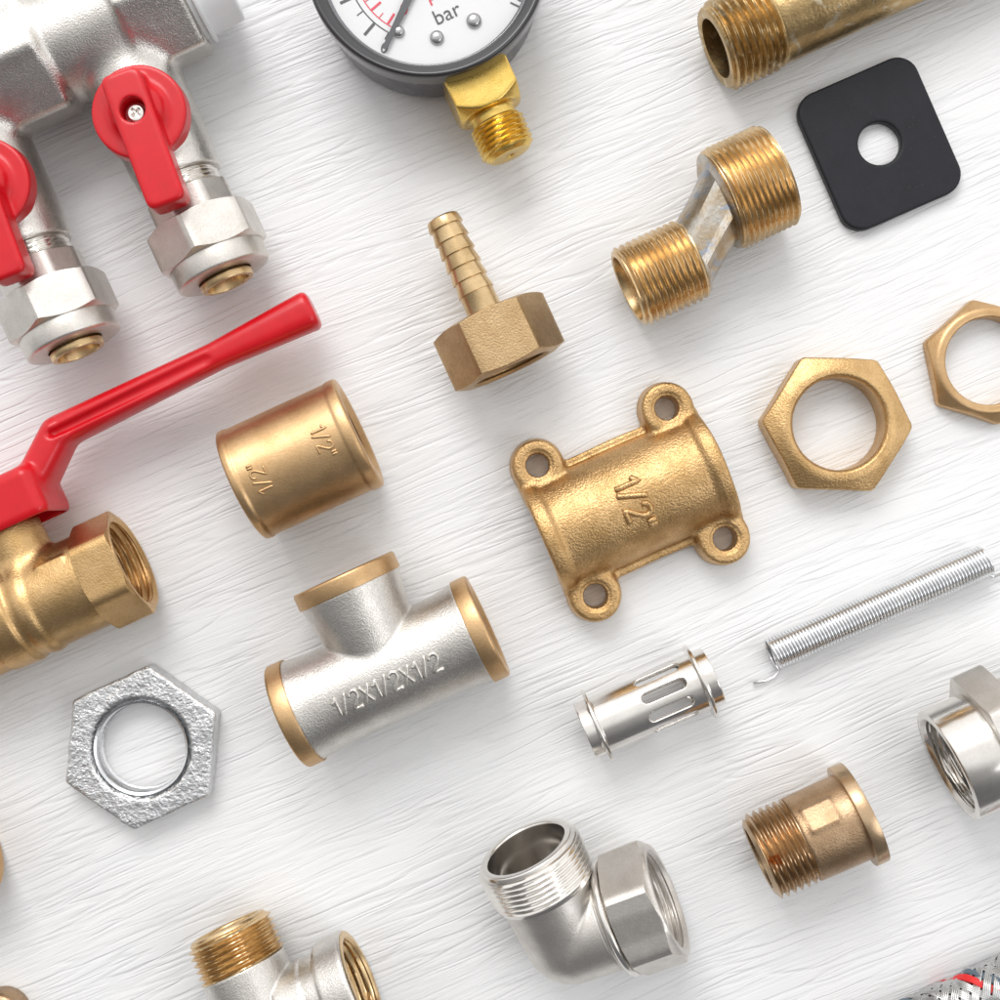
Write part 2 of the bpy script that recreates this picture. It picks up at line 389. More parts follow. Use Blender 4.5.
GL = {'1': (.26, [[(0, .74), (.14, .84), (.25, 1), (.25, 0)]]), '/': (.40, [[(0, -.06), (.4, 1.06)]]),
      '2': (.52, [[(0, .74), (.04, .9), (.16, .99), (.30, 1), (.44, .93), (.5, .78), (.46, .62), (.32, .42), (.12, .17), (0, 0), (.53, 0)]]),
      '"': (.17, [[(0, 1.02), (0, .70)], [(.17, 1.02), (.17, .70)]]), 'X': (.5, [[(0, 0), (.5, 1)], [(0, 1), (.5, 0)]])}
def strokes(txt, h, r, fn, gap=.2, mb=None):
    """cast lettering: rounded ridges laid on a curved face; fn(x, y, z) maps flat text to local points"""
    mb = mb or MB(); wd = sum(GL[c][0] for c in txt) + gap * (len(txt) - 1); x0 = -wd / 2
    for c in txt:
        w_, ps = GL[c]
        for p in ps:
            q = []
            for (a, b_), (c2, d2) in zip(p[:-1], p[1:]):
                m = max(2, int(math.hypot(c2 - a, d2 - b_) / .1))
                q += [(a + (c2 - a) * i / m, b_ + (d2 - b_) * i / m) for i in range(m)]
            q.append(p[-1]); q = np.array(q); ex = q[-1] + (q[-1] - q[-2]) * .4; st = q[0] + (q[0] - q[1]) * .4
            q = np.vstack([st, q, ex]); rad = np.full(len(q), r); rad[0] = rad[-1] = r * .35
            x = (q[:, 0] + x0) * h; y = (q[:, 1] - .5) * h
            tube(np.stack(fn(x, y, x * 0), 1), rad, 10, mb=mb)
        x0 += w_ + gap
    return mb
def thing(name, label, cat, loc, rotz=0.0, group=None):
    o = bpy.data.objects.new(name, None); COL.objects.link(o); o.location = (loc[0], loc[1], loc[2] if len(loc) > 2 else 0)
    o.rotation_euler = (0, 0, rotz); o.empty_display_size = 0.3
    return tag(o, label, cat, group)
def tag(o, label, cat, group=None):
    o['label'] = label; o['category'] = cat
    if group: o['group'] = group
    return o
def put(o, fr):
    o.location = (fr.o.x, fr.o.y, 0); o.rotation_euler = (0, 0, fr.ang); return o

# ------------------------------------------------------------------ the board
b = MB(); b.add([(-60, -60, 0), (60, -60, 0), (60, 60, 0), (-60, 60, 0)], [(0, 1, 2, 3)])
tb = b.build('tabletop', 'board', sharp=0); tb['kind'] = 'structure'; tb['label'] = 'white painted wooden tabletop with raised brushed grain'

# ------------------------------------------------------------------ coupling with two raised 1/2" marks
def coupling():
    fr = Frame(301, 459, 1.42); z = 1.42
    t = put(thing('pipe_coupling', 'plain brass cylindrical pipe coupling with rimmed ends and two raised 1/2" marks', 'pipe coupling', (0, 0)), fr)
    pr = [(-1.56, 1.3), (-1.53, 1.40), (-1.40, 1.415), (-1.36, 1.41), (-1.30, 1.385), (0, 1.388), (1.22, 1.385), (1.28, 1.41), (1.40, 1.415), (1.53, 1.40), (1.56, 1.3), (1.56, 1.14), (1.42, 1.0)]
    rows = cham(pr, 0.05, closed=False) + thread(1.40, -1.40, 1.0, -0.09, n=96) + [(-1.42, 1.0), (-1.56, 1.14)]
    lathe(rows, (0, 0, z), closed=True).build('body', 'brass_smooth', t, sharp=50)
    def wrap(cx, an0, rev):
        def fn(x, y, zz):
            s_ = -1 if rev else 1          # text runs round the pipe, glyph tops along the axis
            a = an0 + s_ * x / 1.38; r = 1.385 + zz
            return [cx + s_ * y, -np.sin(a) * r, z + np.cos(a) * r]
        return fn
    strokes('1/2"', 0.36, 0.034, wrap(0.80, -0.02, False), .22).build('raised_lettering', 'brass_smooth', t, sharp=0)
    strokes('1/2"', 0.36, 0.034, wrap(-0.86, 0.10, True), .22).build('raised_lettering', 'brass_smooth', t, sharp=0)
coupling()

# ------------------------------------------------------------------ tee
def tee():
    z = 1.34; fr = Frame(388, 671, z)
    t = put(thing('pipe_tee', 'silver blasted tee fitting with three bare brass rims and raised 1/2X1/2X1/2', 'tee fitting', (0, 0)), fr)
    hl = 2.62; by = 2.56
    def f(P):
        u = np.clip((np.abs(P[0]) - 1.2) / 1.0, 0, 1)
        d = smax(np.sqrt(P[1]**2 + (P[2] - z)**2) - 1.19 - .07 * u * u, np.abs(P[0]) - hl + .36, .04)
        br = s_cyl(P, (0, 0.2, z), (0, by - .36, z), 1.00, 1.27, 0.06)
        # flattened wedge where the branch meets the run
        d = smin(d, br, 0.07)
        d = smax(d, -s_cyl(P, (-3, 0, z), (3, 0, z), 0.95), 0.03)
        return smax(d, -s_cyl(P, (0, 0, z), (0, 3, z), 0.95), 0.03)
    nets(f, (-hl, -1.4, -0.02), (hl, by, 2.75), 0.04).build('body', 'nickel', t, sharp=0)
    for o, ax in (((hl - .40, 0, z), (1, 0, 0)), ((-hl + .40, 0, z), (-1, 0, 0)), ((0, by - .40, z), (0, 1, 0))):
        pr = cham([(0, 1.24), (0, 1.31), (.37, 1.31), (.42, 1.27), (.42, 1.08), (.32, 0.98)], 0.03, closed=False)
        lathe(pr + thread(.30, -0.6, 0.96, -0.08), o, ax, closed=True).build('rim', 'brass_smooth', t, sharp=50)
    def fn(x, y, zz):
        a = -0.15 + y / 1.2; r = 1.205 + zz
        return [x, np.sin(a) * r, z + np.cos(a) * r]
    strokes('1/2X1/2X1/2', 0.43, 0.046, fn, .17).build('raised_lettering', 'nickel', t, sharp=0)
tee()

# ------------------------------------------------------------------ saddle bracket
def bracket():
    fr = Frame(632, 502, 0.9, math.radians(23.9))
    t = put(thing('pipe_bracket', 'golden brass half-round pipe bracket with four round screw lugs and raised 1/2"', 'pipe bracket', (0, 0)), fr)
    R = 1.42; zc = 0.12
    lugs = [(-1.73, 1.75), (1.73, 1.75), (1.73, -1.75), (-1.73, -1.75)]
    def f(P):
        X, Y, Z = P
        cyl = s_cyl(P, (-2.3, 0, zc), (2.3, 0, zc), R, k=0.08)
        ends = np.minimum(s_cyl(P, (-2.34, 0, zc), (-2.02, 0, zc), R + .075, k=0.12), s_cyl(P, (2.02, 0, zc), (2.34, 0, zc), R + .075, k=0.12))
        d = smin(cyl, ends, 0.18)
        d = smin(d, s_box(P, (0, 0, .17), (2.25, 1.60, .17), 0.07), 0.07)
        for x, y in lugs:
            s_ = 1 if y > 0 else -1
            post = s_cyl(P, (x, y, 0), (x, y, .78), 0.70, 0.62, k=0.12)
            arm = s_box(P, (x, y - s_ * 0.55, 0.36), (0.62, 0.62, 0.36), 0.1)
            lug = smin(post, arm, 0.08)
            lug = smax(lug, -s_cyl(P, (x, y, .745), (x, y, 1.2), 0.37, k=0.03), 0.06)
            d = smin(d, lug, 0.12)
        for x, y in lugs:
            d = smax(d, -s_cyl(P, (x, y, -1), (x, y, 2), 0.29, k=0.02), 0.05)
        d = smax(d, -s_cyl(P, (-3, 0, zc), (3, 0, zc), 1.02, k=0.02), 0.05)
        d = d + 0.012 * np.sin(X * 3.1 + 1) * np.sin(Y * 2.7) * np.sin(Z * 3 + .5)
        return smax(d, -Z, 0.05)
    nets(f, (-2.5, -2.5, -0.05), (2.5, 2.5, 1.75), 0.035).build('body', 'brass_gold', t, sharp=0)
    def fn(x, y, zz):
        a = 0.03 + x / R; r = R + 0.0 + zz
        return [y, -np.sin(a) * r, zc + np.cos(a) * r]
    strokes('1/2"', 0.60, 0.078, fn, .26).build('raised_lettering', 'brass_gold', t, sharp=0)
bracket()

# ------------------------------------------------------------------ hose barb
def barb():
    z = 1.27; fr = Frame(499, 342, z, ANG - PI / 2)
    t = put(thing('hose_barb_fitting', 'brass hose tail with ribbed barbs rising from a hexagonal nut', 'hose fitting', (0, 0)), fr)
    rows = hexrows(-0.72, 0.72, 1.27, 1.2, 0.35, r1=1.2)
    rows += [(0.72, 1.0), (0.66, 0.95)] + thread(0.6, -0.3, 0.93, -0.08) + [(-0.32, 0.28), (-0.72, 0.28), (-0.72, .5)]
    lathe(rows, (0, 0, z), closed=True).build('hex_nut', 'brass_hex', t, sharp=25)
    pr = [(-0.6, 0.44), (-1.30, 0.42)]
    x = -1.30
    for i in range(5):
        pr += [(x, 0.455 - i * .004), (x - 0.34, 0.385 - i * .004)]; x -= 0.345
    pr += [(x, 0.44), (x - .22, .40), (x - 0.26, 0.36), (x - 0.26, 0.27), (-0.6, 0.27)]
    lathe(cham(pr, 0.012, closed=False), (0, 0, z), n=72, closed=True).build('barbed_tail', 'brass_bright', t, sharp=30)
barb()

# ------------------------------------------------------------------ eccentric connector
def eccentric():
    z = 1.26; fr = Frame(748, 188, z, math.radians(25.2))
    t = put(thing('offset_connector', 'brass offset connector joining a small and a large threaded end by a slanting grey neck', 'offset connector', (0, 0)), fr)
    sx_, sy_ = fr(661, 273, 1.15); zs = 1.12
    rows = cham([(-.76, .80), (-.76, 1.16)], 0.02, False) + thread(-.72, .76, 1.29, 0.09, pitch=.145) + [(.78, 1.16), (.78, .9), (-.6, .9)]
    lathe(rows, (0, 0, z), closed=True).build('large_thread', 'brass_bright', t, sharp=25)
    rows = [(-.88, .82), (-.90, .88), (-.88, .93)] + thread(-.86, .84, 1.03, 0.09, pitch=.165) + [(.86, .93), (.86, .7)] + [(.5, .78), (-.7, .78)]
    lathe(rows, (sx_, sy_, zs), closed=True).build('small_thread', 'brass_bright', t, sharp=25)
    # neck: lofted faceted tube
    n = 24; mb = MB(); V = []; x0 = sx_ + .78; x1 = -0.70
    th = np.arange(n) * 2 * PI / n
    def sec(s_):
        cx = x0 + (x1 - x0) * s_; cy = sy_ + (0 - sy_) * s_; cz = zs + (z - zs) * s_
        r = 0.98 + (1.04 - 0.98) * s_
        pinch = 1 - 0.05 * math.sin(PI * s_)
        h8 = np.minimum(hexr(0.93, n, 0, 8), 1.0)
        return np.stack([np.full(n, cx), cy + np.sin(th) * r * pinch * h8, cz + np.cos(th) * r * h8], 1)
    K = 9
    for i in range(K): V.append(sec(i / (K - 1)))
    F = [(i * n + k, i * n + (k + 1) % n, (i + 1) * n + (k + 1) % n, (i + 1) * n + k) for i in range(K - 1) for k in range(n)]
    mb.add(np.concatenate(V), F)
    lathe(cham([(-.80, .6), (-.86, 1.0), (-.76, 1.22), (-.70, .9)], .03, False), (0, 0, z), mb=mb)
    lathe(cham([(.84, .94), (.93, .90), (.97, .7)], .02, False), (sx_, sy_, zs), mb=mb)
    mb.build('neck', 'neck', t, sharp=22)
eccentric()

# ------------------------------------------------------------------ long threaded pipe (top right)
def pipe():
    z = 1.10; fr = Frame(715, 49, z)
    t = put(thing('threaded_pipe', 'aged brass pipe with a threaded open end, at the top right edge', 'pipe', (0, 0)), fr)
    rows = cham([(0.02, 0.74), (0.0, 0.78), (0.0, 0.97), (0.06, 1.01)], 0.02, False) + thread(0.08, 1.42, 1.10, 0.13, run=.3)
    lathe(rows + [(1.44, 1.0)], (0, 0, z)).build('thread', 'brass_aged', t, sharp=25)
    L_ = 8.5
    rows = [(1.44, 1.0), (1.5, 1.03), (L_ - 1.5, 1.03), (L_ - 1.45, 1.0)] + thread(L_ - 1.4, L_ - .1, 1.10, 0.13) + [(L_, .98), (L_, .75), (0.02, .74)]
    lathe(rows, (0, 0, z)).build('tube', 'brass_aged', t, sharp=30)
pipe()

# ------------------------------------------------------------------ rubber gasket
def gasket():
    fr = Frame(879, 144, 0.2, math.radians(23.6))
    def f(P):
        X, Y, Z = P; r = .55
        qx = np.abs(X) - 1.60 + r; qy = np.abs(Y) - 1.83 + r
        d = np.sqrt(np.maximum(qx, 0)**2 + np.maximum(qy, 0)**2) + np.minimum(np.maximum(qx, qy), 0) - r
        d = smax(d, -(np.sqrt(X**2 + Y**2) - 0.53), .02)
        return smax(d, np.abs(Z - .14) - .14, 0.07)
    o = nets(f, (-1.7, -1.95, -.02), (1.7, 1.95, .3), 0.04).build('rubber_gasket', 'rubber', sharp=0)
    put(o, fr); tag(o, 'flat black rounded square rubber gasket with a round hole', 'gasket')
gasket()

# ------------------------------------------------------------------ flat hexagon nuts
def nut(name, fr, R, hole, h, m, label, ring=None, slope=.45, rot=0, cast=0.03):
    ap = R * math.cos(PI / 6)
    def f(P):
        X, Y, Z = P
        d = s_hex(P, (0, 0, 0), (0, 0, h), ap, rot, up=(1, 0, 0), k=0.10, k2=0.06)
        rad = np.sqrt(X**2 + Y**2)
        if ring:      # conical chamfer leaving a raised ring round the hole
            d = smax(d, ((rad - ring) * slope + (Z - h)) / math.hypot(slope, 1), 0.04)
        d = smax(d, -(rad - hole - np.maximum(0, Z - h + cast * 3) * .8 - np.maximum(0, cast - Z) * .5), 0.03)
        return d + cast * 0.25 * np.sin(X * 4 + 1) * np.sin(Y * 3.6)
    return nets(f, (-R - .1, -R - .1, -.03), (R + .1, R + .1, h + .05), 0.035).build(name, m, sharp=0)
fr = Frame(839.5, 423.5, 0.85, math.radians(-2))
M['brass_nut'] = metal('brass nut', (0.70, 0.465, 0.225), (0.54, 0.34, 0.15), 0.37, 22, 0.7, 0.02, spots=[((0.30, 0.10, 0.05), (-1.12, 1.06, 0.62), 0.16), ((0.33, 0.2, 0.07), (0.75, -1.52, 0.5), 0.12)])
o = nut('hex_nut', fr, 1.86, 1.13, 0.88, 'brass_nut', '', ring=1.34, rot=30)
put(o, fr); tag(o, 'thick brass hexagonal nut with a reddish nick, right of the bracket', 'nut')
fr = Frame(989, 361, 0.45, math.radians(-18))
o = nut('hex_nut', fr, 1.60, 1.08, 0.5, 'brass_smooth', '', ring=1.27, rot=30, cast=0.012, slope=.9)
put(o, fr); tag(o, 'thin smooth brass hexagonal nut cut off by the right edge', 'nut')
# galvanised nut
def zinc_nut():
    fr = Frame(141, 748, 0.55, math.radians(85)); h = 0.6
    t = put(thing('hex_nut', 'rough galvanised silver hexagonal nut with coarse pitted faces', 'nut', (0, 0)), fr)
    R = 2.05; ap = R * math.cos(PI / 6)
    rnd = np.random.RandomState(3); dirs = rnd.normal(size=(14, 3)) * 9; phs = rnd.uniform(0, 6, 14)
    def f(P):
        X, Y, Z = P
        d = s_hex(P, (0, 0, 0), (0, 0, h), ap, 30, up=(1, 0, 0), k=0.10, k2=0.10)
        rad = np.sqrt(X**2 + Y**2)
        d = smax(d, -(rad - 1.13 - np.maximum(0, Z - h + .16) * .9), 0.04)
        n = sum(np.sin(dirs[i, 0] * X + dirs[i, 1] * Y + dirs[i, 2] * Z + phs[i]) for i in range(14)) / 14
        return d + 0.028 * n
    nets(f, (-R - .1, -R - .1, -.05), (R + .1, R + .1, h + .1), 0.035).build('body', 'zinc', t, sharp=0)
    lathe(cham([(.08, 1.15), (0.08, 1.06)], .02, False) + thread(.1, h - .07, 1.08, -0.05) + [(h - .05, 1.10), (h - .02, 1.155)], (0, 0, 0), (0, 0, 1), up=(1, 0, 0)).build('bore_thread', 'zinc_side', t, sharp=30)
zinc_nut()

# ------------------------------------------------------------------ slotted sleeve
def sleeve():
    z = 0.93; fr = Frame(649, 703.5, z, math.radians(23.5))
    def f(P):
        X, Y, Z = P; y = Y; q = Z - z; r = np.sqrt(y * y + q * q)
        out = np.full_like(r, 0.71)
        d = smax(r - 0.71, np.abs(X) - 1.70, 0.02)
        for x in (-1.36, 1.36): d = smin(d, smax(r - 0.94, np.abs(X - x) - 0.045, 0.03), 0.03)
        d = smax(d, -(r - 0.63), 0.015)
        th = np.arctan2(y, q)
        for k in range(9):
            a0 = math.radians(-18 + 40 * k); da = (th - a0 + PI) % (2 * PI) - PI
            sx = np.maximum(np.abs(X - 0.42) - 0.44, 0); s_ = np.sqrt(sx**2 + (da * 0.70)**2) - 0.135
            s_ = np.maximum(s_, 0.5 - r)
            d = smax(d, -s_, 0.015)
        return d
    o = nets(f, (-1.75, -1, -.05), (1.75, 1, 1.9), 0.022).build('slotted_sleeve', 'chrome', sharp=0)
    put(o, fr); tag(o, 'small shiny silver flanged sleeve with a row of oval slots', 'sleeve')
sleeve()

# ------------------------------------------------------------------ spring
def spring():
    fr = Frame(771, 654, 0.36, math.radians(23.7)); ex, _ = fr(985, 560, 0.36)
    r = 0.37; turns = 68; z = 0.41; pts = []
    n = turns * 20
    # straight tail at the left end, then the coils, then the hooked tail
    x, y = fr(753, 683, 0.1); pts.append((x, y, .12)); x, y = fr(765, 681, 0.1); pts.append((x, y, .10)); x, y = fr(774, 677, 0.1); pts.append((x, y, .08)); x, y = fr(779, 670, .1)
    pts.append((x + 0.0, y, .08))
    for i in range(n + 1):
        a = PI * 0.75 + 2 * PI * i / 20
        rr = r * (1.0 + 0.01 * math.sin(i * .013))
        pts.append((ex * i / n, math.sin(-a) * rr, z + math.cos(a) * rr))
    for px, py, zz in ((992, 577, .1), (995, 576, .12), (1003, 573, .2), (1012, 570, .3), (1016, 562, .42), (1008, 556, .4)):
        x, y = fr(px, py, zz); pts.append((x, y, zz))
    o = tube(pts, 0.0415, 8).build('coil_spring', 'steel', sharp=0); put(o, fr)
    tag(o, 'long thin steel coil spring with bent wire ends', 'spring')
spring()

# ------------------------------------------------------------------ bronze nipple
def nipple():
    z = 1.2; fr = Frame(812, 834.5, z, math.radians(24.2))
    t = put(thing('threaded_nipple', 'bronze nipple with a rust-stained threaded end and a wide flange', 'pipe nipple', (0, 0)), fr)
    rows = [(-1.40, .76), (-1.42, .80), (-1.42, .86), (-1.38, .92)] + thread(-1.36, -0.28, 1.07, 0.13, run=.3) + [(-0.26, 1.02)]
    lathe(rows, (0, 0, z)).build('thread', 'bronze_thread', t, sharp=25)
    def f(P):
        d = s_cyl(P, (-0.30, 0, z), (1.2, 0, z), 1.05, 1.07, k=.05)
        an = math.radians(36); q = P[2] - z
        up_ = P[1] * math.sin(an) + q * math.cos(an); sd = P[1] * math.cos(an) - q * math.sin(an)
        d = smin(d, s_box([P[0] - .28, sd, up_], (0, 0, .8), (.40, .33, .262), .08), .06)
        return smax(d, -s_cyl(P, (-2, 0, z), (2, 0, z), .76), .02)
    nets(f, (-.4, -1.3, -.05), (1.3, 1.3, 2.5), 0.04).build('body', 'bronze', t, sharp=0)
    pr = cham([(1.05, .9), (1.05, 1.26), (1.38, 1.26), (1.38, .80), (-1.40, .76)], .03, False)
    lathe(pr, (0, 0, z)).build('flange', 'bronze_thread', t, sharp=40)
nipple()

# ------------------------------------------------------------------ nickel adaptor at the right edge
def adaptor():
    z = 1.62; fr = Frame(947, 766, z)
    t = put(thing('pipe_adaptor', 'shiny silver adaptor with a threaded socket and a hexagonal collar, at the right edge', 'pipe adaptor', (0, 0)), fr)
    rows = [(1.04, 1.36)] + [(1.0, 1.39), (.05, 1.39), (0.02, 1.375), (0, 1.34), (0, 1.20), (.03, 1.17), (.10, 1.12)] + thread(.12, 1.3, 1.12, -0.09) + [(1.32, .9), (1.6, .9)]
    lathe(rows, (0, 0, z)).build('socket', 'chrome', t, sharp=30)
    rows = hexrows(1.02, 1.80, 1.60, 1.76, 0.45, rot=8)
    lathe([(1.02, 1.2)] + rows + [(1.80, 1.2)], (0, 0, z)).build('hex_collar', 'nickel_smooth', t, sharp=25)
    rows = [(1.78, 1.34), (2.3, 1.34), (2.34, 1.25)] + thread(2.36, 3.4, 1.29, .12) + [(3.45, 1.1), (3.45, .9)]
    lathe(rows, (0, 0, z)).build('spigot', 'nickel_smooth', t, sharp=30)
adaptor()

# ------------------------------------------------------------------ elbows
def tilt(o, fr, phi, z0=0.0):
    o.rotation_mode = 'QUATERNION'
    o.rotation_quaternion = Quaternion((0, 0, 1), fr.ang) @ Quaternion(Vector((1, -1, 0)).normalized(), math.radians(phi))
    o.location = (fr.o.x, fr.o.y, z0)
def elbow():
    fr = Frame(570, 934, 1.25, math.radians(25))
    t = thing('pipe_elbow', 'silver elbow fitting with a threaded mouth and a hexagonal socket, bottom centre', 'elbow fitting', (0, 0))
    tilt(t, fr, 16, 1.28)
    def f(P):
        d = s_cyl(P, (0, 0, 0), (0, 1.46, 0), 1.13, 1.16, k=.04)
        d = smin(d, s_cyl(P, (0, 0, 0), (1.4, 0, 0), 1.13, 1.16, k=.04), .07)
        d = np.minimum(d, s_sph(P, (0, 0, 0), 1.13))
        d = smax(d, -s_cyl(P, (0, 0.25, 0), (0, 3, 0), .95), .03)
        return smax(d, -s_cyl(P, (-.2, 0, 0), (3, 0, 0), .85), .03)
    nets(f, (-1.2, -1.2, -1.25), (1.45, 1.5, 1.25), 0.04).build('body', 'nickel_smooth', t, sharp=0)
    rows = [(1.40, 1.0), (1.42, 1.24), (1.50, 1.25)] + thread(1.52, 2.40, 1.31, 0.07, pitch=0.135, run=.3) + cham([(2.42, 1.2), (2.5, 1.18), (2.52, 1.15), (2.52, 1.03), (2.48, 1.0), (.6, .98)], .015, False)
    lathe(rows, (0, 0, 0), (0, 1, 0)).build('male_thread', 'chrome', t, sharp=30)
    rows = hexrows(1.36, 2.46, 1.36, 1.40, .45, rot=14)
    rows = [(1.36, 1.0)] + rows + [(2.50, 1.36), (2.54, 1.33), (2.54, 1.2), (2.45, 1.13)] + thread(2.42, 1.0, 1.12, -.08) 
    lathe(rows, (0, 0, 0), (1, 0, 0)).build('hex_socket', 'nickel_smooth', t, sharp=25)
    lathe(cham([(1.12, 1.0), (1.12, 1.30), (1.20, 1.42), (1.30, 1.42), (1.34, 1.33), (1.37, 1.2)], .03, False), (0, 0, 0)).build('collar', 'chrome', t, sharp=40)
elbow()
def elbow_brass():
    z = 1.35; fr = Frame(268, 1024, z)
    t = put(thing('pipe_elbow', 'blasted silver elbow with a bare brass threaded end, cut by the bottom edge', 'elbow fitting', (0, 0)), fr)
    def f(P):
        d = s_cyl(P, (0, 0, z), (0, 1.5, z), 1.0, 1.04, k=.04)
        d = smin(d, s_cyl(P, (0, 0, z), (1.75, 0, z), 1.0, 1.1, k=.05), .08)
        d = np.minimum(d, s_sph(P, (0, 0, z), 1.0))
        d = smin(d, s_cyl(P, (0.62, 0, z), (1.3, 0, z), 1.1, 1.1, k=.05), .04)
        d = smin(d, s_cyl(P, (1.72, 0, z), (2.50, 0, z), 1.27, 1.31, k=.12), .06)
        d = smax(d, -s_cyl(P, (0, 0.2, z), (0, 3, z), .8), .03)
        return smax(d, -np.minimum(s_cyl(P, (-.2, 0, z), (3, 0, z), .9), s_cyl(P, (1.75, 0, z), (3, 0, z), 1.12)), .03)
    nets(f, (-1.1, -1.1, -.05), (2.6, 1.6, 2.75), 0.04).build('body', 'nickel', t, sharp=0)
    rows = [(1.35, .9), (1.40, 1.02)] + thread(1.42, 2.42, 1.07, 0.12, pitch=.16, run=.3) + cham([(2.44, .95), (2.5, .92), (2.52, .82), (2.46, .78), (.6, .78)], .015, False)
    lathe(rows, (0, 0, z), (0, 1, 0)).build('male_thread', 'brass_bright', t, sharp=25)
    lathe(cham([(2.495, 1.26), (2.515, 1.22), (2.515, 1.10), (2.45, 1.06)], .01, False) + thread(2.43, 1.74, 1.03, -.06), (0, 0, z)).build('socket_thread', 'brass_bright', t, sharp=25)
    th = math.radians(-8); t.rotation_mode = 'QUATERNION'      # the threaded arm leans down on to the board
    t.rotation_quaternion = Quaternion((0, 0, 1), fr.ang) @ Quaternion((1, 0, 0), th)
    sh = -z * math.sin(-th); t.location = (fr.o.x - fr.s * sh, fr.o.y + fr.c * sh, 0.08)
elbow_brass()

# ------------------------------------------------------------------ fittings just entering at the left edge
def left_bits():
    z = 1.25; fr = Frame(-25, 842, z)
    t = put(thing('pipe_coupling', 'rim of a pale brass fitting just entering at the left edge', 'pipe coupling', (0, 0)), fr)
    rows = cham([(-2.6, 1.1), (-2.6, 1.25), (-2.3, 1.25), (-2.25, 1.18), (-.35, 1.18), (-.3, 1.25), (0, 1.25), (0, 1.08), (-.1, 1.0)], .03, False) + thread(-.12, -2.5, 1.0, -.08)
    lathe(rows, (0, 0, z), closed=True).build('body', 'brass_smooth', t, sharp=40)
    z = 0.6; fr = Frame(-3, 1021, z)
    t2 = put(thing('brass_plug', 'dark brass round plug at the bottom left corner', 'plug', (0, 0)), fr)
    lathe([(0.0, .62), (.06, .66), (.5, .66), (.62, .6), (.66, .5), (.67, .001)], (0, 0, 0), (0, 0, 1), up=(1, 0, 0)).build('head', 'bronze', t2, sharp=50)
    lathe([(.55, .3), (.85, .3), (.9, .25), (.9, .001)], (0, 0, 0), (0, 0, 1), up=(1, 0, 0)).build('knob', 'bronze', t2, sharp=50)
left_bits()

